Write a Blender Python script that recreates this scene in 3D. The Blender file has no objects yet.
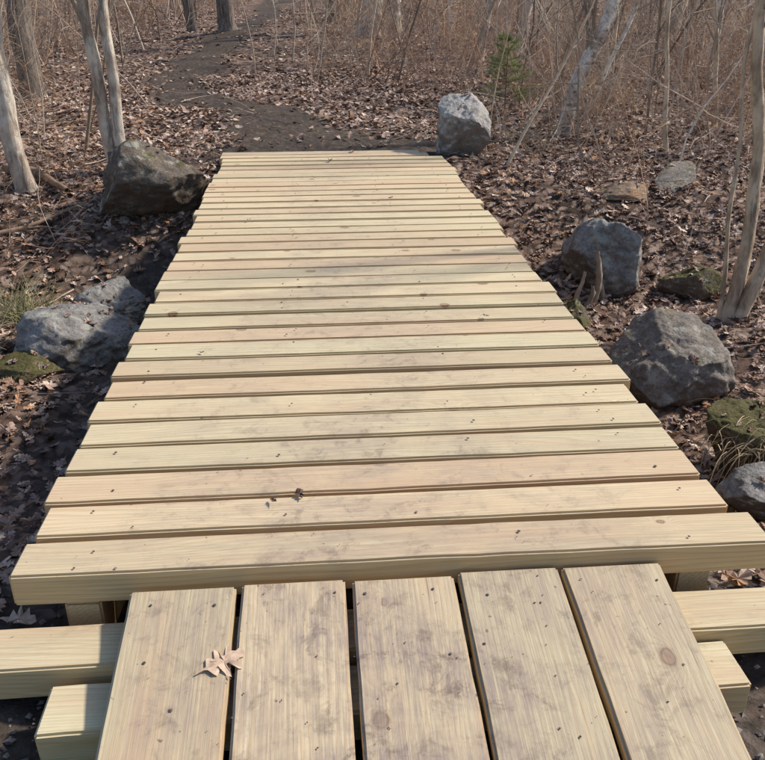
import bpy, bmesh, math, random
import numpy as np
from mathutils import Vector, Matrix, Euler, noise as mn
from mathutils.bvhtree import BVHTree
rng=np.random.default_rng(7); random.seed(7)
scene=bpy.context.scene
scene.view_settings.view_transform='Standard'; scene.view_settings.look='None'; scene.view_settings.exposure=0
COL=scene.collection

# ---------------- terrain ----------------
def sst(a,b,t):
    t=np.clip((t-a)/(b-a),0,1); return t*t*(3-2*t)
def path_x(y):
    y=np.asarray(y,float)
    return 0.1-2.2*sst(7.5,14.0,y)+0.9*sst(15,28,y)
def terrain(x,y):
    x=np.asarray(x,float); y=np.asarray(y,float)
    yy=y+0.25*np.sin(x*0.9+0.5)
    side=np.clip(np.abs(x-0.15)-1.0,0,6)
    near=-0.24
    dip=sst(1.75,3.1,yy)*(1-sst(4.9,6.9,yy))
    far=sst(4.5,7.2,y)
    z=near*(1-far)+(-0.06-0.035*np.clip(side,0,4))*far
    z=z-0.47*dip*(1-0.16*np.clip(side,0,4))
    z=z+0.018*np.clip(y-9,0,8)+0.055*np.clip(y-17,0,60)+0.012*np.clip(x-2,0,30)*sst(5,9,y)
    z=z+0.045*np.sin(x*2.1+y*1.3)*np.sin(y*1.7-x*0.6)*sst(0,2,np.abs(x-0.15)) + 0.015*np.sin(x*5.3+1)*np.sin(y*4.7)
    z=z+0.12*np.sin(x*0.5+2)*np.sin(y*0.37)*sst(9,16,y)
    z=z-0.16*np.exp(-((x+1.25)/0.5)**2-((y-5.65)/0.45)**2)
    return z
def tz(x,y): return float(terrain(x,y))
def path_mask(x,y):
    w=0.50+0.65*(1-sst(7.3,9.6,y))
    d=np.abs(x-path_x(y)+0.15*np.sin(y*2.3))/w
    return (1-sst(0.4,1.4,d))*sst(6.9,7.2,y)*(1-0.25*sst(9.5,13,y))

# ---------------- node helpers ----------------
def new_mat(name):
    m=bpy.data.materials.new(name); m.use_nodes=True
    nt=m.node_tree; nt.nodes.clear()
    out=nt.nodes.new('ShaderNodeOutputMaterial'); b=nt.nodes.new('ShaderNodeBsdfPrincipled')
    nt.links.new(b.outputs[0],out.inputs[0])
    b.inputs['Roughness'].default_value=0.8
    b.inputs['Specular IOR Level'].default_value=0.25
    return m,nt,b
def N(nt,t,**kw):
    n=nt.nodes.new(t)
    for k,v in kw.items(): setattr(n,k,v)
    return n
def L(nt,a,b): nt.links.new(a,b)
def ramp(nt,fac,stops,interp='LINEAR'):
    r=nt.nodes.new('ShaderNodeValToRGB'); cr=r.color_ramp; cr.interpolation=interp
    while len(cr.elements)<len(stops): cr.elements.new(0.5)
    for e,(p,c) in zip(cr.elements,stops):
        e.position=p; e.color=(c[0],c[1],c[2],1) if not np.isscalar(c) else (c,c,c,1)
    L(nt,fac,r.inputs[0]); return r.outputs[0]
def mixc(nt,fac,a,b,mode='MIX'):
    m=nt.nodes.new('ShaderNodeMix'); m.data_type='RGBA'; m.blend_type=mode; m.clamp_factor=True
    if np.isscalar(fac): m.inputs[0].default_value=fac
    else: L(nt,fac,m.inputs[0])
    for i,s in ((6,a),(7,b)):
        if isinstance(s,tuple): m.inputs[i].default_value=(s[0],s[1],s[2],1)
        else: L(nt,s,m.inputs[i])
    return m.outputs[2]
def math_(nt,op,a,b=None,c=None):
    m=nt.nodes.new('ShaderNodeMath'); m.operation=op
    for i,s in enumerate((a,b,c)):
        if s is None: continue
        if np.isscalar(s): m.inputs[i].default_value=s
        else: L(nt,s,m.inputs[i])
    return m.outputs[0]
def noise(nt,vec,scale,detail=4,rough=0.55,dist=0.0):
    n=N(nt,'ShaderNodeTexNoise'); n.inputs['Scale'].default_value=scale; n.inputs['Detail'].default_value=detail
    n.inputs['Roughness'].default_value=rough; n.inputs['Distortion'].default_value=dist
    if vec is not None: L(nt,vec,n.inputs['Vector'])
    return n.outputs['Fac'],n.outputs['Color']
def bump(nt,b,h,strength,dist=0.01):
    n=N(nt,'ShaderNodeBump'); n.inputs['Strength'].default_value=strength; n.inputs['Distance'].default_value=dist
    L(nt,h,n.inputs['Height']); L(nt,n.outputs[0],b.inputs['Normal'])
def mapping(nt,vec,scale):
    m=N(nt,'ShaderNodeMapping'); m.inputs['Scale'].default_value=scale; L(nt,vec,m.inputs['Vector']); return m.outputs[0]

# ---------------- materials ----------------
def mat_ground():
    m,nt,b=new_mat('leafy_ground_mat')
    pos=N(nt,'ShaderNodeNewGeometry').outputs['Position']
    nf,nc=noise(nt,pos,9,2)
    off=N(nt,'ShaderNodeVectorMath',operation='MULTIPLY_ADD'); L(nt,nc,off.inputs[0]); off.inputs[1].default_value=(0.12,0.12,0.0); L(nt,pos,off.inputs[2])
    v=N(nt,'ShaderNodeTexVoronoi'); v.inputs['Scale'].default_value=19; L(nt,off.outputs[0],v.inputs['Vector'])
    sep=N(nt,'ShaderNodeSeparateColor'); L(nt,v.outputs['Color'],sep.inputs[0])
    c=ramp(nt,sep.outputs[0],[(0,(0.08,0.05,0.036)),(0.3,(0.18,0.11,0.08)),(0.6,(0.28,0.185,0.14)),(0.85,(0.40,0.29,0.23)),(1,(0.50,0.39,0.32))])
    edge=ramp(nt,v.outputs['Distance'],[(0.0,1.0),(0.5,0.75),(0.75,0.3)])
    c=mixc(nt,1.0,c,edge,'MULTIPLY')
    big,_=noise(nt,pos,0.8,3)
    c=mixc(nt,1.0,c,ramp(nt,big,[(0.3,0.65),(0.7,1.2)]),'MULTIPLY')
    a=N(nt,'ShaderNodeAttribute',attribute_name='path')
    df,_=noise(nt,pos,18,5,0.7)
    dirt=ramp(nt,df,[(0.3,(0.035,0.026,0.02)),(0.55,(0.085,0.064,0.05)),(0.75,(0.19,0.145,0.115))])
    m2,_=noise(nt,pos,3.0,3)
    msk=math_(nt,'ADD',math_(nt,'MULTIPLY_ADD',m2,2.0,-1.0),math_(nt,'MULTIPLY',a.outputs['Fac'],1.9))
    c=mixc(nt,math_(nt,'MULTIPLY',math_(nt,'MAXIMUM',msk,0.0),math_(nt,'GREATER_THAN',a.outputs['Fac'],0.02)),c,dirt)
    w=N(nt,'ShaderNodeAttribute',attribute_name='dark_ground')
    c=mixc(nt,w.outputs['Fac'],c,ramp(nt,df,[(0.3,(0.02,0.016,0.013)),(0.7,(0.10,0.085,0.075))]))  # blends the ground towards a darker brown where masked
    L(nt,c,b.inputs['Base Color']); b.inputs['Roughness'].default_value=0.9
    bump(nt,b,df,0.8,0.02)
    return m
def mat_attr(name,rough=0.75,noise_scale=40,amt=0.5):
    m,nt,b=new_mat(name)
    a=N(nt,'ShaderNodeAttribute',attribute_name='Col')
    pos=N(nt,'ShaderNodeNewGeometry').outputs['Position']
    f,_=noise(nt,pos,noise_scale,2,0.6)
    c=mixc(nt,1.0,a.outputs['Color'],ramp(nt,f,[(0.25,1-amt),(0.75,1+amt*0.6)]),'MULTIPLY')
    L(nt,c,b.inputs['Base Color']); b.inputs['Roughness'].default_value=rough
    return m
def mat_wood():
    m,nt,b=new_mat('pressure_treated_pine_mat')
    tc=N(nt,'ShaderNodeTexCoord').outputs['Object']
    oi=N(nt,'ShaderNodeObjectInfo')
    rnd=oi.outputs['Random']
    offs=N(nt,'ShaderNodeCombineXYZ'); L(nt,math_(nt,'MULTIPLY',rnd,57.0),offs.inputs[0]); L(nt,math_(nt,'MULTIPLY',rnd,91.0),offs.inputs[1]); L(nt,math_(nt,'MULTIPLY',rnd,33.0),offs.inputs[2])
    ad=N(nt,'ShaderNodeVectorMath',operation='ADD'); L(nt,tc,ad.inputs[0]); L(nt,offs.outputs[0],ad.inputs[1])
    p=ad.outputs[0]
    kn,knc=noise(nt,p,16,2,0.6)
    kv=N(nt,'ShaderNodeVectorMath',operation='MULTIPLY_ADD'); L(nt,knc,kv.inputs[0]); kv.inputs[1].default_value=(0.028,0.016,0.0); L(nt,p,kv.inputs[2])
    v=N(nt,'ShaderNodeTexVoronoi',voronoi_dimensions='2D'); v.inputs['Scale'].default_value=1.0; L(nt,mapping(nt,kv.outputs[0],(3.4,4.6,1.0)),v.inputs['Vector'])
    vs=N(nt,'ShaderNodeSeparateColor'); L(nt,v.outputs['Color'],vs.inputs[0])
    has=math_(nt,'GREATER_THAN',vs.outputs[0],0.80)
    kd=math_(nt,'MULTIPLY',v.outputs['Distance'],math_(nt,'MULTIPLY_ADD',vs.outputs[1],1.6,0.95))
    knot_inf=math_(nt,'MULTIPLY',has,math_(nt,'POWER',2.718,math_(nt,'MULTIPLY',kd,-8.0)))
    wob,_=noise(nt,mapping(nt,p,(0.7,3.5,3.5)),1.0,2)
    sp=N(nt,'ShaderNodeSeparateXYZ'); L(nt,p,sp.inputs[0])
    ph=math_(nt,'MULTIPLY_ADD',wob,17.0,math_(nt,'MULTIPLY',sp.outputs[1],70.0))
    ph=math_(nt,'ADD',ph,math_(nt,'MULTIPLY',sp.outputs[2],60.0))
    ph=math_(nt,'MULTIPLY_ADD',knot_inf,9.0,ph)
    band=math_(nt,'FRACT',ph)
    band=ramp(nt,band,[(0.0,0.0),(0.62,0.45),(0.88,1.0),(1.0,0.1)])
    fib,_=noise(nt,mapping(nt,p,(4,170,170)),1.0,4,0.65)
    base=mixc(nt,rnd,(0.77,0.675,0.455),(0.73,0.565,0.385))
    r2=math_(nt,'FRACT',math_(nt,'MULTIPLY',rnd,17.3))
    base=mixc(nt,math_(nt,'MULTIPLY',r2,0.5),base,(0.69,0.665,0.46))
    r3=math_(nt,'FRACT',math_(nt,'MULTIPLY',rnd,41.7))
    base=mixc(nt,1.0,base,ramp(nt,r3,[(0,0.82),(1,1.03)]),'MULTIPLY')
    late=mixc(nt,1.0,base,(0.75,0.61,0.44),'MULTIPLY')
    c=mixc(nt,math_(nt,'MULTIPLY',band,0.55),base,late)
    c=mixc(nt,1.0,c,ramp(nt,fib,[(0.3,0.80),(0.7,1.06)]),'MULTIPLY')
    hs,_=noise(nt,mapping(nt,p,(0.9,7,4)),1.0,4,0.6)
    c=mixc(nt,ramp(nt,hs,[(0.48,0.0),(0.70,0.65)]),c,(0.56,0.38,0.24))
    kc=ramp(nt,kd,[(0.0,(0.26,0.15,0.09)),(0.05,(0.36,0.22,0.13)),(0.07,(0.12,0.07,0.045)),(0.095,(0.44,0.31,0.19))])
    km=math_(nt,'MULTIPLY',has,ramp(nt,kd,[(0.075,0.85),(0.13,0.0)]))
    c=mixc(nt,km,c,kc)
    gp=N(nt,'ShaderNodeNewGeometry'); P=gp.outputs['Position']
    d1,_=noise(nt,P,2.1,6,0.68,0.6)
    d2,_=noise(nt,mapping(nt,p,(6,38,10)),1.0,5,0.78)
    d3,_=noise(nt,P,15,6,0.75,0.4)
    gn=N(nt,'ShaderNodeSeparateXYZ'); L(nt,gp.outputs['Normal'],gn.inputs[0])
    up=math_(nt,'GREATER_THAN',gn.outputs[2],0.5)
    gx=N(nt,'ShaderNodeSeparateXYZ'); L(nt,P,gx.inputs[0])
    cx=math_(nt,'ABSOLUTE',math_(nt,'SUBTRACT',gx.outputs[0],0.15))
    traffic=ramp(nt,cx,[(0.15,1.0),(0.85,0.22)])
    nearr=ramp(nt,math_(nt,'MULTIPLY',gx.outputs[1],0.1),[(0.155,1.0),(0.165,0.72),(0.26,0.55),(0.5,0.38)])
    dm=math_(nt,'MULTIPLY',ramp(nt,d1,[(0.34,0.15),(0.56,1.0)]),ramp(nt,d2,[(0.36,0.25),(0.58,1.0)]))
    tm=math_(nt,'MULTIPLY',traffic,math_(nt,'MULTIPLY',up,nearr))
    c=mixc(nt,math_(nt,'MULTIPLY',dm,tm),c,(0.32,0.255,0.215))
    sc=math_(nt,'MULTIPLY',ramp(nt,d3,[(0.52,0.0),(0.64,1.0)]),math_(nt,'MULTIPLY',ramp(nt,d1,[(0.4,0.15),(0.55,1.0)]),tm))
    c=mixc(nt,math_(nt,'MULTIPLY',sc,0.85),c,(0.19,0.145,0.115))
    ck,_=noise(nt,mapping(nt,p,(2.2,120,60)),1.0,2,0.5)
    c=mixc(nt,math_(nt,'MULTIPLY',ramp(nt,ck,[(0.72,0.0),(0.76,0.7)]),up),c,(0.16,0.11,0.08))
    s1,_=noise(nt,P,47,2,0.6)
    sm=math_(nt,'MULTIPLY',ramp(nt,s1,[(0.72,0.0),(0.76,1.0)]),up)
    c=mixc(nt,math_(nt,'MULTIPLY',sm,0.7),c,(0.12,0.08,0.055))
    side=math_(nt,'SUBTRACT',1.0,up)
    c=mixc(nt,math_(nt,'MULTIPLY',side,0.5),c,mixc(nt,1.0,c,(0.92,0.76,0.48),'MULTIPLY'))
    L(nt,c,b.inputs['Base Color']); b.inputs['Roughness'].default_value=0.75
    bump(nt,b,fib,0.45,0.003)
    return m
def mat_rock(name,c1,c2,moss=0.2,orange=0.0):
    m,nt,b=new_mat(name)
    tc=N(nt,'ShaderNodeTexCoord').outputs['Object']
    f,_=noise(nt,tc,6,7,0.65,0.4); g,_=noise(nt,tc,60,4,0.7); l,_=noise(nt,tc,11,4,0.6,0.5)
    c=ramp(nt,f,[(0.3,c1),(0.7,c2)])
    c=mixc(nt,1.0,c,ramp(nt,g,[(0.3,0.6),(0.7,1.3)]),'MULTIPLY')
    c=mixc(nt,ramp(nt,l,[(0.56,0.0),(0.62,0.6)]),c,(0.40,0.40,0.35))
    c=mixc(nt,ramp(nt,l,[(0.30,0.6),(0.42,0.0)]),c,(0.10,0.075,0.055))
    if orange: c=mixc(nt,ramp(nt,f,[(0.45,0.0),(0.6,orange)]),c,(0.36,0.2,0.1))
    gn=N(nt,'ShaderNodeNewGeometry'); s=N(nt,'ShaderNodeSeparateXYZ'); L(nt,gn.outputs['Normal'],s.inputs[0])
    mm=math_(nt,'MULTIPLY_ADD',f,1.6,math_(nt,'MULTIPLY',s.outputs[2],0.6))
    mm=ramp(nt,math_(nt,'ADD',mm,moss-1.0),[(0.35,0.0),(0.5,1.0)])
    c=mixc(nt,mm,c,ramp(nt,g,[(0.3,(0.035,0.033,0.014)),(0.7,(0.14,0.125,0.045))]))
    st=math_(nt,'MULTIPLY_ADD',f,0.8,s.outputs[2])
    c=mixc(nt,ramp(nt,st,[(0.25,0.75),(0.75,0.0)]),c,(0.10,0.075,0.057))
    L(nt,c,b.inputs['Base Color']); b.inputs['Roughness'].default_value=0.85
    bump(nt,b,math_(nt,'ADD',f,math_(nt,'MULTIPLY',g,0.4)),0.8,0.035)
    return m
def mat_bark(name,c1,c2,c3=None,scale=(14,14,3)):
    m,nt,b=new_mat(name)
    tc=N(nt,'ShaderNodeTexCoord').outputs['Object']
    f,_=noise(nt,mapping(nt,tc,scale),1.5,6,0.7,0.5); g,_=noise(nt,tc,5,4,0.6)
    c=ramp(nt,f,[(0.36,c1),(0.58,c2)])
    if c3: c=mixc(nt,ramp(nt,g,[(0.42,0.0),(0.56,0.95)]),c,mixc(nt,1.0,c3,ramp(nt,f,[(0.35,0.4),(0.5,1.0)]),'MULTIPLY'))
    L(nt,c,b.inputs['Base Color']); bump(nt,b,f,0.9,0.03); return m
def mat_plain(name,col,rough=0.8,metal=0.0,sc=30):
    m,nt,b=new_mat(name)
    tc=N(nt,'ShaderNodeTexCoord').outputs['Object']
    f,_=noise(nt,tc,sc,4)
    L(nt,mixc(nt,1.0,(col[0],col[1],col[2]),ramp(nt,f,[(0.3,0.6),(0.7,1.25)]),'MULTIPLY'),b.inputs['Base Color'])
    b.inputs['Roughness'].default_value=rough; b.inputs['Metallic'].default_value=metal; return m

M_ground=mat_ground(); M_leaf=mat_attr('dead_leaf_mat',0.65,60,0.35); M_twig=mat_attr('twig_mat',0.8,25,0.35)
M_wood=mat_wood()
M_screw=mat_plain('screw_mat',(0.12,0.095,0.075),0.6,0.3)
M_gravel=mat_attr('gravel_mat',0.8,90,0.4)

# ---------------- mesh accumulators ----------------
def mesh_obj(name,V,F,mat,cols=None,smooth=False,parent=None,attr=None):
    me=bpy.data.meshes.new(name)
    V=np.asarray(V,np.float32); F=np.asarray(F,np.int32)
    me.vertices.add(len(V)); me.vertices.foreach_set('co',V.ravel())
    k=F.shape[1]; me.loops.add(F.size); me.loops.foreach_set('vertex_index',F.ravel())
    me.polygons.add(len(F)); me.polygons.foreach_set('loop_start',np.arange(0,F.size,k,dtype=np.int32))
    me.polygons.foreach_set('use_smooth',np.full(len(F),smooth))
    me.update(calc_edges=True)
    if cols is not None:
        a=me.color_attributes.new('Col','FLOAT_COLOR','POINT'); c=np.ones((len(V),4),np.float32); c[:,:3]=cols; a.data.foreach_set('color',c.ravel())
    if attr:
        for nme,arr in attr.items():
            a=me.attributes.new(nme,'FLOAT','POINT'); a.data.foreach_set('value',np.asarray(arr,np.float32))
    me.validate()
    me.materials.append(mat); o=bpy.data.objects.new(name,me); COL.objects.link(o)
    if parent: o.parent=parent
    return o
class Acc:
    def __init__(s): s.V=[];s.F=[];s.C=[];s.n=0
    def add(s,V,F,C):
        s.V.append(V); s.F.append(F+s.n); s.C.append(C); s.n+=len(V)
    def tubes(s,P,R,col,sides=4):
        T,K,_=P.shape
        d=P[:,-1]-P[:,0]; d/= (np.linalg.norm(d,axis=1,keepdims=True)+1e-9)
        ref=np.where(np.abs(d[:,2:3])>0.8,np.array([[1.0,0,0]]),np.array([[0,0,1.0]]))
        u=np.cross(d,ref); u/=np.linalg.norm(u,axis=1,keepdims=True)+1e-9; v=np.cross(d,u)
        a=np.arange(sides)*2*math.pi/sides
        ring=(np.cos(a)[None,None,:,None]*u[:,None,None,:]+np.sin(a)[None,None,:,None]*v[:,None,None,:])
        Rr=R[:,:,None,None] if R.ndim==2 else R[...,None]
        V=P[:,:,None,:]+Rr*ring
        idx=np.arange(T*K*sides).reshape(T,K,sides)
        a0=idx[:,:-1,:]; b0=idx[:,1:,:]
        F=np.stack([a0,np.roll(a0,-1,2),np.roll(b0,-1,2),b0],-1).reshape(-1,4)
        C=np.repeat(col,K*sides,axis=0)
        s.add(V.reshape(-1,3),F,C)
    def build(s,name,mat,smooth=False,parent=None):
        return mesh_obj(name,np.concatenate(s.V),np.concatenate(s.F),mat,np.concatenate(s.C),smooth,parent)
def nrm(a): return a/(np.linalg.norm(a,axis=-1,keepdims=True)+1e-9)
def grow(P0,D,Ln,K,wig,R0,tip=0.3,up=0.0):
    T=len(P0); P=np.zeros((T,K,3)); P[:,0]=P0; d=nrm(D.copy())
    st=(Ln/(K-1))[:,None]
    for k in range(1,K):
        d=nrm(d+rng.normal(0,wig,(T,3))+np.array([0,0,up])); P[:,k]=P[:,k-1]+d*st
    R=R0[:,None]*np.linspace(1,tip,K)[None,:]
    return P,R
def branch(P,R,n,tlo=0.25,thi=0.98,spread=0.9):
    T,K,_=P.shape
    i=np.repeat(np.arange(T),n); t=rng.uniform(tlo,thi,len(i))*(K-1); k=np.minimum(t.astype(int),K-2); f=(t-k)[:,None]
    b=P[i,k]*(1-f)+P[i,k+1]*f; r=R[i,k]*(1-f[:,0])+R[i,k+1]*f[:,0]
    d=nrm(nrm(P[i,k+1]-P[i,k])+rng.normal(0,spread,(len(i),3))*np.array([1,1,0.6]))
    return b,d,r,i,t/(K-1)
def shrubs(acc,xs,ys,hlo,hhi,stems,cols,r=0.006,nb=4,nt_=3,lean=0.35,sides=3,wig=0.12,spread=1.0):
    n=len(xs); i=np.repeat(np.arange(n),stems)
    h=rng.uniform(hlo,hhi,n)[i]*rng.uniform(0.55,1.1,len(i))
    bx=xs[i]+rng.normal(0,0.07,len(i)); by=ys[i]+rng.normal(0,0.07,len(i))
    P0=np.stack([bx,by,terrain(bx,by)-0.03],1)
    D=np.stack([rng.normal(0,lean,len(i)),rng.normal(0,lean,len(i)),np.ones(len(i))],1)
    col=cols[rng.integers(0,len(cols),n)][i]*rng.uniform(0.7,1.25,(len(i),1))
    P,R=grow(P0,D,h,7,wig,r*(0.6+0.5*h)*rng.uniform(0.6,1.4,len(i)),0.3)
    acc.tubes(P,R,col,sides)
    b,d,rr,j,t=branch(P,R,nb,spread=spread)
    P2,R2=grow(b,d,h[j]*rng.uniform(0.15,0.5,len(j)),5,0.17,rr*0.6,0.35,0.03); c2=col[j]
    acc.tubes(P2,R2,c2,sides)
    if nt_:
        b,d,rr,k,t=branch(P2,R2,nt_,spread=spread)
        P3,R3=grow(b,d,h[j][k]*rng.uniform(0.07,0.22,len(k)),3,0.15,rr*0.7,0.4,0.03)
        acc.tubes(P3,R3,c2[k],sides)

half=[(0.0,0.02),(0.18,0.06),(0.27,0.20),(0.36,0.09),(0.50,0.30),(0.58,0.13),(0.74,0.27),(0.80,0.12),(0.93,0.15)]
LT=np.array([(-0.1,0.0)]+half+[(1.02,0.0)]+[(x,-y) for x,y in reversed(half)])-np.array([0.5,0])
simple=np.array([(-0.5,0),(-0.25,0.2),(0.0,0.27),(0.27,0.2),(0.55,0),(0.27,-0.2),(0.0,-0.27),(-0.25,-0.2)])
def leaves(acc,x,y,z,size,cols,T,tilt=0.3,curl=1.0,th=None,wide=None,crk=0.05):
    n=len(x); o=np.vstack([[0.02,0.0],T]); m=len(o)
    cx=rng.uniform(-0.1,0.45,n)[:,None]*curl; cy=rng.uniform(-0.5,1.2,n)[:,None]*curl; tw=rng.normal(0,0.4,n)[:,None]*curl
    lx=np.repeat(o[None,:,0],n,0)*1.0; ly=o[None,:,1]*(rng.uniform(0.8,1.3,(n,1)) if wide is None else wide)
    lz=cx*lx**2+cy*ly**2*1.6+tw*lx*ly+crk*curl*rng.normal(0,1,(n,m))
    th=(rng.uniform(0,2*math.pi,n) if th is None else th)[:,None]
    lz2=lz+rng.normal(0,tilt,n)[:,None]*lx+rng.normal(0,tilt,n)[:,None]*ly
    s=size[:,None]
    X=x[:,None]+s*(lx*np.cos(th)-ly*np.sin(th)); Y=y[:,None]+s*(lx*np.sin(th)+ly*np.cos(th)); Z=z[:,None]+s*lz2
    V=np.stack([X,Y,Z],-1).reshape(-1,3)
    k=np.arange(1,m); f=np.stack([np.zeros(m-1,int),k,np.where(k+1<m,k+1,1)],1)
    F=(f[None]+ (np.arange(n)*m)[:,None,None]).reshape(-1,3)
    acc.add(V,F,np.repeat(cols,m,0))
LC=np.array([(0.29,0.18,0.125),(0.41,0.285,0.215),(0.19,0.115,0.082),(0.53,0.41,0.325),(0.37,0.26,0.22),(0.11,0.07,0.055),(0.62,0.50,0.42),(0.44,0.25,0.14)])
LP=np.array([0.2,0.2,0.14,0.13,0.18,0.08,0.07,0.04])
def leafcols(n): return LC[rng.choice(len(LC),n,p=LP/LP.sum())]*rng.uniform(0.78,1.25,(n,1))

# ---------------- ground ----------------
xs=np.concatenate([-7-np.geomspace(0.2,190,30)[::-1],np.arange(-7,9,0.09),9+np.geomspace(0.2,190,30)])
ys=np.concatenate([-1-np.geomspace(0.2,60,15)[::-1],np.arange(-1,16,0.09),16+np.geomspace(0.2,280,60)])
X,Y=np.meshgrid(xs,ys); Z=terrain(X,Y)
Z=Z+0.012*rng.normal(0,1,Z.shape)*((np.abs(X)<9)&(Y<16))
ny,nx=X.shape; idx=np.arange(nx*ny).reshape(ny,nx)
F=np.stack([idx[:-1,:-1],idx[:-1,1:],idx[1:,1:],idx[1:,:-1]],-1).reshape(-1,4)
dark_ground=sst(2.0,3.2,Y)*(1-sst(4.8,5.9,Y))*(1-sst(1.05,1.6,np.abs(X-0.05)))*0.85  # mask for darker brown ground: below deck, around ramp, left bank hollow
dark_ground=np.maximum(dark_ground,(1-sst(1.6,2.2,Y))*(1-sst(1.2,2.0,np.abs(X-0.15)))*0.8)
dark_ground=np.maximum(dark_ground,0.9*np.exp(-((X+1.25)/0.5)**2-((Y-5.65)/0.4)**2))
mesh_obj('ground',np.stack([X,Y,Z],-1).reshape(-1,3),F,M_ground,smooth=True,attr={'path':path_mask(X,Y).ravel(),'dark_ground':dark_ground.ravel()})

# ---------------- gravel near the ramp ----------------
oc=np.array([(1,0,0),(-1,0,0),(0,1,0),(0,-1,0),(0,0,.7),(0,0,-.7)],float)
of=np.array([(0,2,4),(2,1,4),(1,3,4),(3,0,4),(2,0,5),(1,2,5),(3,1,5),(0,3,5)])
def crumbs(name,x,y,z,sz,cols,flat=1.0):
    n=len(x); a=Acc(); th=rng.uniform(0,6.28,(n,1)); q=oc[None]*sz[:,None,None]*rng.uniform(0.5,1.4,(n,6,1))
    V=np.stack([q[...,0]*np.cos(th)-q[...,1]*np.sin(th),q[...,0]*np.sin(th)+q[...,1]*np.cos(th),q[...,2]*flat],-1)+np.stack([x,y,z],1)[:,None]
    a.add(V.reshape(-1,3),(of[None]+(np.arange(n)*6)[:,None,None]).reshape(-1,3),np.repeat(cols,6,0)); return a.build(name,M_gravel)
n=3200; x=rng.uniform(-1.6,1.7,n); y=rng.uniform(0.9,1.95,n)
crumbs('gravel',x,y,terrain(x,y)+0.002,rng.uniform(0.003,0.011,n),np.array([[0.15,0.135,0.125]])*rng.uniform(0.4,1.9,(n,1)))

# ---------------- footbridge ----------------
def box_mesh(name,lx,ly,lz,mat,bev=0.004,seg=10,warp=0.0):
    bm=bmesh.new(); bmesh.ops.create_cube(bm,size=1.0)
    for v in bm.verts: v.co=Vector((v.co.x*lx,v.co.y*ly,v.co.z*lz))
    bmesh.ops.bevel(bm,geom=list(bm.edges),offset=bev,segments=2,affect='EDGES')
    long_e=[e for e in bm.edges if abs(e.verts[0].co.x-e.verts[1].co.x)>lx*0.5]
    bmesh.ops.subdivide_edges(bm,edges=long_e,cuts=seg)
    s=random.uniform(0,100)
    for v in bm.verts:
        t=v.co.x/lx
        v.co.y+=warp*(mn.noise(Vector((t*2+s,0,0))))
        v.co.z+=warp*0.7*mn.noise(Vector((t*2+s,5,0)))
        v.co.y+=0.0028*mn.noise(Vector((v.co.x*9,v.co.y*3+s,v.co.z*20)))
    me=bpy.data.meshes.new(name); bm.to_mesh(me); bm.free(); me.materials.append(mat)
    return me
def board(name,lx,ly,lz,loc,rot,parent,warp=0.004,bev=0.006):
    o=bpy.data.objects.new(name,box_mesh(name,lx,ly,lz,M_wood,bev,24,warp)); COL.objects.link(o)
    o.location=loc; o.rotation_euler=rot; o.parent=parent; return o
bridge=bpy.data.objects.new('footbridge',None); COL.objects.link(bridge)
NP=36; y0=1.60; pitch=(7.28-y0)/NP; TH=0.089
screws=Acc()
def screw(x,y,z,r=0.006):
    a=np.arange(8)*math.pi/4
    V=np.vstack([np.stack([x+r*np.cos(a),y+r*np.sin(a),np.full(8,z)],1),np.stack([x+r*.8*np.cos(a),y+r*.8*np.sin(a),np.full(8,z+0.001)],1)])
    F=np.array([[i,(i+1)%8,8+(i+1)%8,8+i] for i in range(8)]+[[8,9,10,11],[8,11,12,15],[12,13,14,15]])
    screws.add(V,F,np.full((16,3),0.1))
for i in range(NP):
    yc=y0+pitch*(i+0.5)
    ln=1.83+random.uniform(-0.012,0.012); xc=0.168+random.uniform(-0.016,0.016)
    if i==0: ln=1.875; xc=0.183
    if i==NP-1: ln=1.69; xc=0.065
    if i==NP-2: ln=1.745; xc=0.095
    w=pitch-random.uniform(0.014,0.027)
    board('deck_plank_%02d'%(i+1),ln,w,TH,(xc,yc+random.uniform(-0.003,0.003),-TH/2+random.uniform(-0.004,0.004)),(random.uniform(-0.012,0.012),0,random.uniform(-0.006,0.006)),bridge)
    for sx in (-0.60,-0.13,0.45,0.94):
        for k in (-1,1):
            if random.random()<0.45: screw(sx+random.uniform(-0.04,0.04),yc+k*0.03+random.uniform(-0.02,0.02),0.0045,random.uniform(0.003,0.005))
for k,sx in enumerate((-0.60,-0.13,0.45,0.94)):
    board('stringer_%d'%(k+1),5.75,0.089,0.19,(sx,4.50,-TH-0.102),(0,0,math.pi/2),bridge)
board('abutment_sill_far',2.0,0.14,0.14,(0.17,7.15,-0.36),(0,0,0),bridge)
ang=math.radians(9.7); rl=1.75; rx0,rx1=-0.468,0.823
gaps=[0.012,0.017,0.011,0.012]; xx=rx0; tw=(rx1-rx0-sum(gaps))/5
ztop=-0.036
for i in range(5):
    xc=xx+tw/2
    dy=[-0.002,0.002,-0.004,0.005,0.003][i]
    ye=1.592+dy; s=rl/2
    yc=ye-s*math.cos(ang); zc=ztop-s*math.sin(ang)-0.019
    o=board('ramp_board_%d'%(i+1),rl,tw,0.038,(xc,yc,zc),(0,0,0),bridge,0.004)
    o.rotation_euler=(Matrix.Rotation(ang,3,'X')@Matrix.Rotation(math.pi/2,3,'Z')).to_euler()
    for yy in (1.53,1.37):
        for k in (-1,1):
            if random.random()<0.6:
                yv=yy+random.uniform(-0.02,0.02); screw(xc+k*tw*0.33+random.uniform(-0.02,0.02),yv,ztop-(1.592-yv)*math.tan(ang)+0.002,random.uniform(0.003,0.0045))
    xx+=tw+(gaps[i] if i<4 else 0)
board('ramp_sleeper_1',2.45,0.14,0.089,(0.2,1.50,-0.107-0.0445-0.005),(0,0,0.0),bridge)
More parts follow.
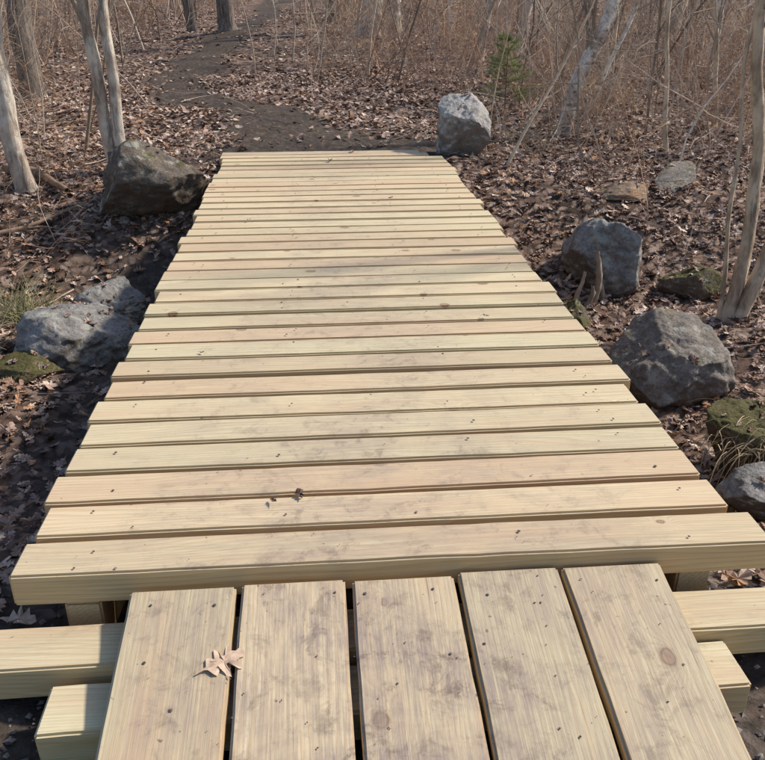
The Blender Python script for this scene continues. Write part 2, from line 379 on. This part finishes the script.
board('ramp_sleeper_2',1.55,0.14,0.089,(0.155,1.345,-0.133-0.0445-0.006),(0,0,0.01),bridge)
board('ramp_sleeper_3',1.5,0.14,0.089,(0.15,0.6,-0.27-0.0445),(0,0,0.01),bridge)
screws.build('deck_screws',M_screw,parent=bridge)
n=150; x=np.clip(rng.normal(0.15,0.42,n),-0.7,1.05); y=1.62+5.5*rng.uniform(0,1,n)**1.6
fr=((y-y0)/pitch)%1; k=(fr>0.14)&(fr<0.86); x=x[k]; y=y[k]; z=np.full(len(x),0.004)
n2=80; x2=rng.uniform(rx0+.03,rx1-.03,n2); y2=rng.uniform(1.0,1.57,n2); z2=ztop-(1.592-y2)*math.tan(ang)+0.003
x=np.concatenate([x,x2]); y=np.concatenate([y,y2]); z=np.concatenate([z,z2]); n=len(x)
crumbs('deck_debris',x,y,z,rng.uniform(0.0007,0.0032,n)*rng.choice([1,1,1,1.7],n),np.array([[0.15,0.10,0.075]])*rng.uniform(0.5,1.8,(n,1)),0.5)

# leaves lying on the deck
OAK=[(-.16,.012),(.02,.02),(.10,.05),(.17,.20),(.23,.24),(.25,.10),(.33,.08),(.42,.33),(.50,.40),(.53,.30),(.50,.10),(.60,.09),(.72,.32),(.80,.34),(.78,.14),(.86,.10),(.97,.12)]
OT=np.array([(-.18,0.0)]+OAK+[(1.03,0.0)]+[(a_,-b_) for a_,b_ in reversed(OAK)])-np.array([.5,0])
fl=Acc()
px,py=-0.235,1.375; zr=ztop-(1.592-py)*math.tan(ang)+0.006
leaves(fl,np.array([px]),np.array([py]),np.array([zr]),np.array([0.095]),np.array([[0.60,0.44,0.32]]),OT,0.03,0.5,np.array([0.5]),1.15,0.03)
fl.V[0][:,2]+= 0.17*(fl.V[0][:,1]-py)
fl.build('oak_leaf',M_leaf)
dl=Acc(); m_=9
dx=np.array([-0.14,-0.07,0.13,0.33,-0.4,0.7,0.5,-0.45,0.0]); dy_=np.array([1.87,1.90,6.75,7.2,4.9,3.2,5.4,2.9,6.1])
leaves(dl,dx,dy_,np.full(m_,0.012),np.array([.035,.045,.06,.07,.03,.025,.03,.025,.04]),LC[[2,2,5,0,0,2,0,1,0]]*0.7,LT,0.2,1.2)
dl.build('fallen_leaves',M_leaf)

# ---------------- rocks ----------------
rock_leaf=[]
def rock(name,x,y,base,hw,hd,h,mat,seed,flat=13,rotz=0,tilt=(0,0),sink=0.38,nleaf=10):
    r=np.random.default_rng(seed)
    bm=bmesh.new(); bmesh.ops.create_icosphere(bm,subdivisions=6,radius=1.0)
    pl=[(Vector(nrm(r.normal(0,1,3))),r.uniform(0.47,0.78)) for _ in range(flat)]
    for v in bm.verts:
        p=v.co.copy()
        for n,d in pl:
            e=p.dot(n)-d
            if e>0: p-=n*e*0.95
        q=p*1.3+Vector((seed*3.1,0,0))
        p*=1.30
        p+=p.normalized()*(0.13*mn.noise(q)+0.07*mn.noise(q*2.7)+0.04*mn.noise(q*7)+0.022*mn.noise(q*17)+0.01*mn.noise(q*40))
        v.co=Vector((p.x*hw,p.y*hd,p.z*h))
    me=bpy.data.meshes.new(name); bm.to_mesh(me); bm.free(); me.materials.append(mat)
    for p in me.polygons: p.use_smooth=True
    o=bpy.data.objects.new(name,me); COL.objects.link(o)
    o.location=(x,y,base+h*sink); o.rotation_euler=(tilt[0],tilt[1],rotz)
    M=Matrix.LocRotScale(o.location,o.rotation_euler,None)
    bv=BVHTree.FromPolygons([M@v.co for v in me.vertices],[tuple(p.vertices) for p in me.polygons])
    for _ in range(nleaf*4):
        lx=x+r.normal(0,hw*0.6); ly=y+r.normal(0,hd*0.6)
        hit=bv.ray_cast(Vector((lx,ly,3)),Vector((0,0,-1)))
        if hit[0] and hit[1].z>0.8 and r.random()<0.4: rock_leaf.append(tuple(hit[0]))
    return o
MR_dark=mat_rock('dark_mossy_granite',(0.085,0.068,0.055),(0.23,0.19,0.155),0.0)
MR_grey=mat_rock('grey_granite',(0.15,0.145,0.14),(0.37,0.355,0.34),-0.15)
MR_pale=mat_rock('pale_granite',(0.28,0.265,0.26),(0.58,0.54,0.50),-0.4)
MR_brown=mat_rock('brown_granite',(0.15,0.13,0.11),(0.32,0.28,0.245),-0.05)
MR_moss=mat_rock('mossy_rock_mat',(0.10,0.085,0.07),(0.22,0.18,0.14),0.36)
MR_or=mat_rock('rusty_rock_mat',(0.2,0.15,0.11),(0.32,0.24,0.18),-0.1,0.7)
R=[('boulder',-1.30,6.42,.46,.36,.35,MR_dark,31),('boulder',-1.34,5.15,.25,.22,.20,MR_grey,2),('boulder',-1.38,4.60,.32,.28,.22,MR_grey,3),
('mossy_rock',-1.62,4.15,.17,.14,.10,MR_moss,4),('boulder',1.25,7.26,.24,.22,.33,MR_pale,5),('boulder',2.02,5.33,.26,.25,.29,MR_grey,26),
('boulder',1.78,3.80,.28,.30,.28,MR_brown,7),('mossy_rock',1.98,3.03,.28,.2,.27,MR_moss,8),('boulder',1.76,2.52,.19,.2,.14,MR_grey,9),('mossy_rock',2.52,5.1,.17,.14,.13,MR_moss,10),
('mossy_rock',2.40,6.3,.25,.16,.10,MR_or,11),('mossy_rock',1.56,4.75,.14,.14,.14,MR_moss,13)]
for n,x,y,hw,hd,h,mt,sd in R: rock(n,x,y,tz(x,y)-0.03,hw,hd,h,mt,sd,rotz=0.2 if hw!=hd else sd*0.7)
rock('stone_slab',2.95,6.5,tz(2.95,6.5)+0.03,.13,.32,.03,MR_brown,12,flat=14,rotz=-0.7,tilt=(0.3,0.15),nleaf=2)

# ---------------- leaf litter ----------------
def scatter(n,x0,x1,y0,y1):
    x=rng.uniform(x0,x1,n); y=rng.uniform(y0,y1,n)
    ok=~((x>-0.80)&(x<1.14)&(y>0.9)&(y<7.32))
    ok&=rng.uniform(0,1,n)>np.clip(path_mask(x,y)*1.25,0,0.95)
    ww=sst(3.0,3.6,y)*(1-sst(4.6,5.3,y))*(1-sst(1.1,1.5,np.abs(x-0.0)))
    ww=np.maximum(ww,(1-sst(1.5,2.0,y))*0.9*(np.abs(x)<1.5))
    ww=np.maximum(ww,np.exp(-((x+1.25)/0.45)**2-((y-5.65)/0.35)**2))
    ok&=rng.uniform(0,1,n)>ww*0.85
    clump=0.5+0.5*np.sin(x*1.7+np.sin(y*2.1)*1.5)*np.sin(y*1.3+x)
    ok&=rng.uniform(0,1,n)<0.6+0.4*clump
    return x[ok],y[ok]
la=Acc()
x,y=scatter(38000,-4.2,5.2,1.0,8.5); leaves(la,x,y,terrain(x,y)+rng.uniform(0.004,0.03,len(x)),rng.uniform(0.035,0.09,len(x)),leafcols(len(x)),LT)
x,y=scatter(36000,-7,9,8,15); leaves(la,x,y,terrain(x,y)+rng.uniform(0.005,0.03,len(x)),rng.uniform(0.045,0.095,len(x)),leafcols(len(x)),simple)
x,y=scatter(22000,-11,15,15,30); leaves(la,x,y,terrain(x,y)+rng.uniform(0.005,0.04,len(x)),rng.uniform(0.07,0.13,len(x)),leafcols(len(x)),simple,0.2)
rl_=np.array(rock_leaf); leaves(la,rl_[:,0],rl_[:,1],rl_[:,2]+0.008,rng.uniform(.03,.07,len(rl_)),leafcols(len(rl_)),LT,0.2)
la.build('leaf_litter',M_leaf)

# ---------------- trees ----------------
def tree(name,trunks,mat,H,limbs=10,sub=5,sub2=4,col=(0.33,0.26,0.20),seed=1,crown_from=0.35,spread=0.9,short=0.45):
    acc=Acc()
    root=bpy.data.objects.new(name,None); COL.objects.link(root)
    tr=Acc()
    for g,r0 in trunks:
        g=np.array(g,float); last=g[-1]; d=nrm(g[-1]-g[-2]); rem=max(0.5,H-(last[2]-g[0][2]))
        n=6
        ext=[last+ (d*0.4+np.array([0,0,0.6]))*rem*(k/n) + rng.normal(0,0.03*rem*k/n,3)*np.array([1,1,0]) for k in range(1,n+1)]
        g=np.vstack([g,ext])
        seg=np.linalg.norm(np.diff(g,axis=0),axis=1); s=np.concatenate([[0],np.cumsum(seg)]); K=90
        u=np.linspace(0,s[-1],K)
        P=np.stack([np.interp(u,s,g[:,i]) for i in range(3)],1)
        for _ in range(4):
            P[1:-1]=(P[:-2]+2*P[1:-1]+P[2:])/4
        t=u/s[-1]
        Rr=r0*(1-0.85*t)*(1+0.5*np.exp(-u/0.08))
        S=14; th=np.arange(S)*2*math.pi/S
        nz=rng.normal(0,1,(K,S)); nz[1:]=0.5*nz[1:]+0.5*nz[:-1]
        RR=Rr[:,None]*(1+0.07*np.sin(3*th[None]+u[:,None]*2+seed)+0.07*nz)
        P[:,0]+=0.014*np.sin(u*3+seed)+0.009*np.sin(u*8+seed); P[:,1]+=0.01*np.cos(u*2.3)
        tr.tubes(P[None],RR[None],np.array([[*col]]),S)
        b,dd,r,i,tt=branch(P[None],Rr[None],limbs,crown_from,0.97,spread)
        dd=nrm(dd+np.array([0,0,0.3]))
        P1,R1=grow(b,dd,(1-tt)*H*short*rng.uniform(0.5,1,len(b))+0.25,8,0.12,np.minimum(r*0.4,0.02),0.3,0.03)
        c=np.tile(np.array([col]),(len(b),1))*rng.uniform(0.8,1.1,(len(b),1)); acc.tubes(P1,R1,c,5)
        b,dd,r,i,t2=branch(P1,R1,sub,0.2,0.98,0.7); ll=np.linalg.norm(P1[:,-1]-P1[:,0],axis=1)[i]
        P2,R2=grow(b,dd,ll*0.45,5,0.15,r*0.6,0.35,0.04); acc.tubes(P2,R2,c[i],4)
        c2=c[i]
        if sub2:
            b,dd,r,k,t2=branch(P2,R2,sub2,0.2,0.98,0.7)
            P3,R3=grow(b,dd,ll[k]*0.2+0.04,4,0.15,r*0.7,0.4,0.04); acc.tubes(P3,R3,c2[k],3)
    tr.build('trunk',mat,True,root); acc.build('branches',M_twig,False,root)
    return root
MB_grey=mat_bark('grey_bark_mat',(0.19,0.145,0.115),(0.52,0.43,0.35),(0.72,0.64,0.54))
MB_birch=mat_bark('birch_bark_mat',(0.10,0.07,0.055),(0.56,0.45,0.36),(0.88,0.80,0.71),scale=(10,10,13))
MB_dark=mat_bark('dark_bark_mat',(0.07,0.055,0.046),(0.26,0.215,0.18))
MB_tan=mat_bark('tan_bark_mat',(0.24,0.175,0.125),(0.54,0.42,0.30),(0.70,0.57,0.43))
def g0(x,y): return tz(x,y)-0.08
b=(-1.66,7.05,g0(-1.66,7.05))
tree('grey_birch_tree',[([b,(-1.68,7.05,0.5),(-1.68,7.0,1.3)],0.055),([(-1.60,7.02,b[2]),(-1.56,7.03,0.5),(-1.53,7.0,1.3)],0.05)],MB_grey,5.0,10,seed=1,crown_from=0.2)
b=(-2.27,6.70,g0(-2.27,6.7)); tree('grey_birch_tree',[([b,(-2.31,6.7,0.3),(-2.30,6.75,0.7),(-2.33,6.85,1.4)],0.075),([(-2.33,6.75,b[2]),(-2.40,6.8,0.3),(-2.55,6.9,1.3)],0.03)],MB_grey,5.5,9,seed=2,crown_from=0.1)
b=(-3.95,12.7,g0(-3.95,12.7)); tree('oak_tree',[([b,(-3.98,12.7,1.0),(-4.0,12.7,2.0)],0.17)],MB_dark,9,10,seed=3)
b=(2.55,8.35,g0(2.55,8.35)); tree('birch_tree',[([b,(2.56,8.35,0.3),(2.68,8.35,0.6),(2.78,8.35,0.85),(2.95,8.35,1.5)],0.080),([(2.63,8.4,b[2]),(2.9,8.4,0.5),(3.2,8.4,1.4)],0.022)],MB_birch,5.5,9,seed=4,crown_from=0.08)
b=(2.55,4.58,g0(2.55,4.58)); tree('young_maple_tree',[([b,(2.56,4.58,0.0),(2.48,4.6,0.6),(2.36,4.57,1.3)],0.042),([(2.59,4.55,b[2]),(2.68,4.53,-0.1),(2.8,4.5,0.4),(2.95,4.5,1.2)],0.045),([(2.52,4.60,b[2]),(2.45,4.62,-0.1),(2.40,4.6,0.3)],0.014)],MB_tan,4.6,6,seed=5,crown_from=0.35,sub=3,sub2=2,short=0.35)
far=[(1.15,20.2,0.16,MB_grey),(1.55,20.8,0.14,MB_grey),(1.95,20.3,0.16,MB_grey),(0.55,23,0.12,MB_dark),(-1.9,21,0.2,MB_dark),(-2.8,22,0.14,MB_dark),(4.6,19,0.12,MB_grey),(-6.2,17,0.2,MB_dark),(7.5,18,0.14,MB_tan),(9.6,22,0.2,MB_dark),(6.1,13,0.06,MB_birch),(3.3,17,0.07,MB_grey),(-4.8,15,0.07,MB_grey),(5.2,15,0.05,MB_tan),(3.9,11,0.035,MB_tan),(4.6,9.4,0.03,MB_tan),(-3.3,9.0,0.03,MB_grey),(3.2,7.4,0.022,MB_tan),(-2.9,7.9,0.028,MB_grey)]
for k,(x,y,r,mt) in enumerate(far):
    z=g0(x,y); lx=random.uniform(-0.2,0.2)
    tree('bare_tree',[([(x,y,z),(x+lx,y,z+1.2),(x+lx*2,y,z+2.5)],r)],mt,8 if r>.05 else 4.5,9,sub=4,sub2=2,seed=10+k,crown_from=0.12,short=0.3)

# ---------------- brush ----------------
BC=np.array([(0.56,0.36,0.23),(0.42,0.28,0.20),(0.68,0.52,0.37),(0.25,0.175,0.13),(0.60,0.37,0.22),(0.48,0.40,0.33)])
def area(n,x0,x1,y0,y1,f):
    x=rng.uniform(x0,x1,n); y=rng.uniform(y0,y1,n)
    ok=f(x,y)&(np.sin(x*2.3+y)*np.sin(y*1.9-x*0.7)>rng.uniform(-1.3,0.5,n)); return x[ok],y[ok]
ba=Acc()
x,y=area(820,1.4,10,8.0,13,lambda x,y:x>1.6+0.02*(y-8)+rng.uniform(-.3,.8,len(x))); shrubs(ba,x,y,0.3,1.4,2,BC,0.0045,7,4,0.5)
x,y=area(850,-1,14,12,20,lambda x,y:x>path_x(y)+2.0); shrubs(ba,x,y,0.5,1.9,2,BC,0.006,7,4,0.45)
x,y=area(440,-9,-1.8,8,13,lambda x,y:x<path_x(y)-1.5-rng.uniform(0,1.2,len(x))); shrubs(ba,x,y,0.3,1.3,2,BC*0.95,0.0045,7,4,0.55)
x,y=area(500,-14,-1,13,22,lambda x,y:x<path_x(y)-1.8); shrubs(ba,x,y,0.5,1.9,2,BC,0.006,7,4,0.5)
x,y=area(1000,-18,24,20,36,lambda x,y:np.abs(x-path_x(y))>0.8); shrubs(ba,x,y,0.9,2.8,2,BC,0.010,6,4,0.45)
x,y=area(190,1.5,6,4.8,8.5,lambda x,y:x>1.9+rng.uniform(0,1,len(x))); shrubs(ba,x,y,0.25,1.3,2,BC,0.0038,5,4,0.5)
x,y=area(150,-4.5,-1.5,3.5,8,lambda x,y:x<-1.9); shrubs(ba,x,y,0.25,1.1,2,BC,0.0035,5,3,0.6)
ba.build('brush_thicket',M_twig)
sa=Acc()
SC=np.array([(0.40,0.31,0.24),(0.58,0.47,0.37),(0.22,0.17,0.13),(0.70,0.58,0.45)])
x=rng.uniform(-14,16,320); y=rng.uniform(10,34,320); ok=np.abs(x-path_x(y))>1.3; shrubs(sa,x[ok],y[ok],3.0,6.0,1,SC,0.007,8,4,0.2,5,0.10,0.8)
x=rng.uniform(2.3,8,84); y=rng.uniform(6.8,12,84); shrubs(sa,x,y,1.4,3.5,1,SC,0.0055,7,4,0.35,5,0.12,0.9)
x=rng.uniform(-6.5,-2.1,44); y=rng.uniform(5.5,12,44); shrubs(sa,x,y,1.4,3.5,1,SC,0.0055,7,4,0.35,5,0.12,0.9)
sa.build('distant_saplings',M_twig)
def stick(name,pts,r,col,nb=3):
    a=Acc(); P=np.array(pts,float); K=16; t=np.linspace(0,len(P)-1,K)
    P=np.stack([np.interp(t,np.arange(len(P)),P[:,i]) for i in range(3)],1); P+=rng.normal(0,0.008,P.shape)
    for _ in range(2): P[1:-1]=(P[:-2]+2*P[1:-1]+P[2:])/4
    Rr=r*np.linspace(1,0.4,K); c=np.array([col]); a.tubes(P[None],Rr[None],c,7)
    b,d,rr,i,_=branch(P[None],Rr[None],nb,0.3,0.95,0.5); P2,R2=grow(b,d,rng.uniform(0.1,0.35,len(b)),6,0.12,rr*0.5,0.3); a.tubes(P2,R2,np.repeat(c,len(b),0),4)
    return a.build(name,M_twig,True)
T_=lambda x,y,h=0: (x,y,tz(x,y)+h)
stick('leaning_stick',[T_(1.62,6.9,0),T_(1.85,7.0,.45),T_(2.25,7.2,1.1),T_(2.5,7.3,1.7)],0.015,(0.62,0.48,0.34),4)
stick('leaning_stick',[T_(1.55,7.5,0),T_(1.6,7.5,.5),T_(1.75,7.6,1.2)],0.008,(0.55,0.41,0.28),4)
def stump(name,x,y,pts):
    a=Acc()
    for dx,dy,h,r in pts:
        K=14; t=np.linspace(0,1,K); P=np.stack([x+dx+0.04*np.sin(t*3+dx*30)+dx*0.6*t,y+dy+0*t,tz(x,y)-0.06+t*(h+.06)],1)
        Rr=r*(1-0.55*t)[:,None]*(1+0.15*rng.normal(0,1,(K,10))); a.tubes(P[None],Rr[None],np.array([[0.36,0.28,0.21]])*random.uniform(.7,1.2),10)
    return a.build(name,M_twig,True)
stump('dead_stump',1.80,5.02,[(0,0,.36,.03),(.05,.02,.26,.022),(-.06,0,.22,.02),(-.03,-.04,.14,.025)])
stick('fallen_log',[T_(-2.6,7.3,.04),T_(-2.2,6.9,.05),T_(-1.9,6.5,.05)],0.05,(0.28,0.18,0.12),3)
stick('fallen_log',[T_(-2.7,5.9,.03),T_(-2.1,6.1,.04),T_(-1.75,6.3,.03)],0.022,(0.32,0.23,0.17),5)
fb=Acc(); n=240; x=rng.uniform(-5,7,n); y=rng.uniform(2,14,n); ok=~((x>-1.3)&(x<1.6)&(y<8.6)); x=x[ok];y=y[ok]
a_=rng.uniform(0,6.28,len(x)); ln=rng.uniform(0.2,1.1,len(x))
ln=np.where((np.abs(x-0.17)-1.05<ln)&(y<8.4),np.maximum(np.abs(x-0.17)-1.15,0.1),ln)
P,R_=grow(np.stack([x,y,terrain(x,y)+0.03],1),np.stack([np.cos(a_),np.sin(a_),rng.uniform(-0.02,0.12,len(x))],1),ln,8,0.09,rng.uniform(0.003,0.008,len(x)),0.3)
P[:,:,2]=np.maximum(P[:,:,2],terrain(P[:,:,0],P[:,:,1])+0.015)
fb.tubes(P,R_,np.array([[0.42,0.32,0.25]])*rng.uniform(0.5,1.4,(len(x),1)),4); fb.build('fallen_twigs',M_twig)
def tuft(name,x,y,z,n,ln,col,rad=0.08,lean=0.5,up=-0.16):
    a=Acc(); P0=np.stack([x+rng.normal(0,rad,n),y+rng.normal(0,rad,n),np.full(n,z)],1)
    D=np.stack([rng.normal(0,lean,n),rng.normal(0,lean,n),np.ones(n)],1)
    P,R_=grow(P0,D,rng.uniform(0.5,1,n)*ln,7,0.06,np.full(n,0.0022),0.25,up)
    a.tubes(P,R_,np.array([col])*rng.uniform(0.6,1.3,(n,1)),3); return a.build(name,M_twig)
tuft('grass_tuft',-1.86,5.0,tz(-1.86,5.0),200,0.40,(0.30,0.29,0.15),0.09)
tuft('grass_tuft',-1.95,4.5,tz(-1.95,4.5),120,0.30,(0.42,0.34,0.21),0.08)
tuft('grass_tuft',1.90,2.88,tz(1.86,2.88)+0.22,420,0.34,(0.56,0.44,0.28),0.09,0.9,-0.42)
tuft('grass_tuft',2.0,7.9,tz(2.0,7.9),120,0.35,(0.52,0.40,0.27),0.2)
def pine(name,x,y,h):
    a=Acc(); z=tz(x,y); K=8; P=np.stack([np.full(K,x),np.full(K,y),np.linspace(z,z+h,K)],1); R_=np.linspace(.012,.004,K)
    a.tubes(P[None],R_[None],np.array([[.2,.15,.1]]),6)
    b,d,r,i,t=branch(P[None],R_[None],46,0.15,0.99,0.2)
    th=rng.uniform(0,6.28,46); d=np.stack([np.cos(th),np.sin(th),np.full(46,0.35)],1)
    P1,R1=grow(b,d,(1.05-t)*h*0.5*rng.uniform(.5,1.1,46)+0.05,6,0.12,np.full(46,.004),.4); a.tubes(P1,R1,np.repeat([[.2,.15,.1]],46,0),3)
    b,d,r,i,t=branch(P1,R1,60,0.3,1,0.6); d=nrm(d+np.array([0,0,.2]))
    P2,R2=grow(b,d,rng.uniform(.05,.11,len(b)),3,.05,np.full(len(b),.0015),.5); a.tubes(P2,R2,np.array([[.26,.31,.12]])*rng.uniform(.6,1.5,(len(b),1)),3)
    return a.build(name,M_twig)
pine('pine_sapling',2.25,9.9,0.85)

# ---------------- camera ----------------
cam=bpy.data.cameras.new('camera'); co=bpy.data.objects.new('camera',cam); COL.objects.link(co)
cam.sensor_fit='HORIZONTAL'; cam.sensor_width=36; cam.lens=820/765*36; cam.clip_end=1000; cam.clip_start=0.05
co.location=(0,0,1.25); co.rotation_euler=(math.radians(90-25.4),0,math.radians(-4.7)); scene.camera=co
# ---------------- light ----------------
rot=math.radians(74); el=math.radians(42)
w=bpy.data.worlds.new('World'); scene.world=w; w.use_nodes=True; nt=w.node_tree
bg=nt.nodes['Background']; sky=nt.nodes.new('ShaderNodeTexSky'); sky.sky_type='NISHITA'; sky.sun_disc=False
sky.sun_elevation=el; sky.sun_rotation=rot; nt.links.new(sky.outputs[0],bg.inputs[0]); bg.inputs[1].default_value=0.15
s=bpy.data.lights.new('sun','SUN'); s.energy=5.0; s.angle=math.radians(3.5); s.color=(1,0.91,0.78)
so=bpy.data.objects.new('sun',s); COL.objects.link(so)
sv=Vector((math.sin(rot)*math.cos(el),math.cos(rot)*math.cos(el),math.sin(el))); so.rotation_euler=(-sv).to_track_quat('-Z','Y').to_euler()
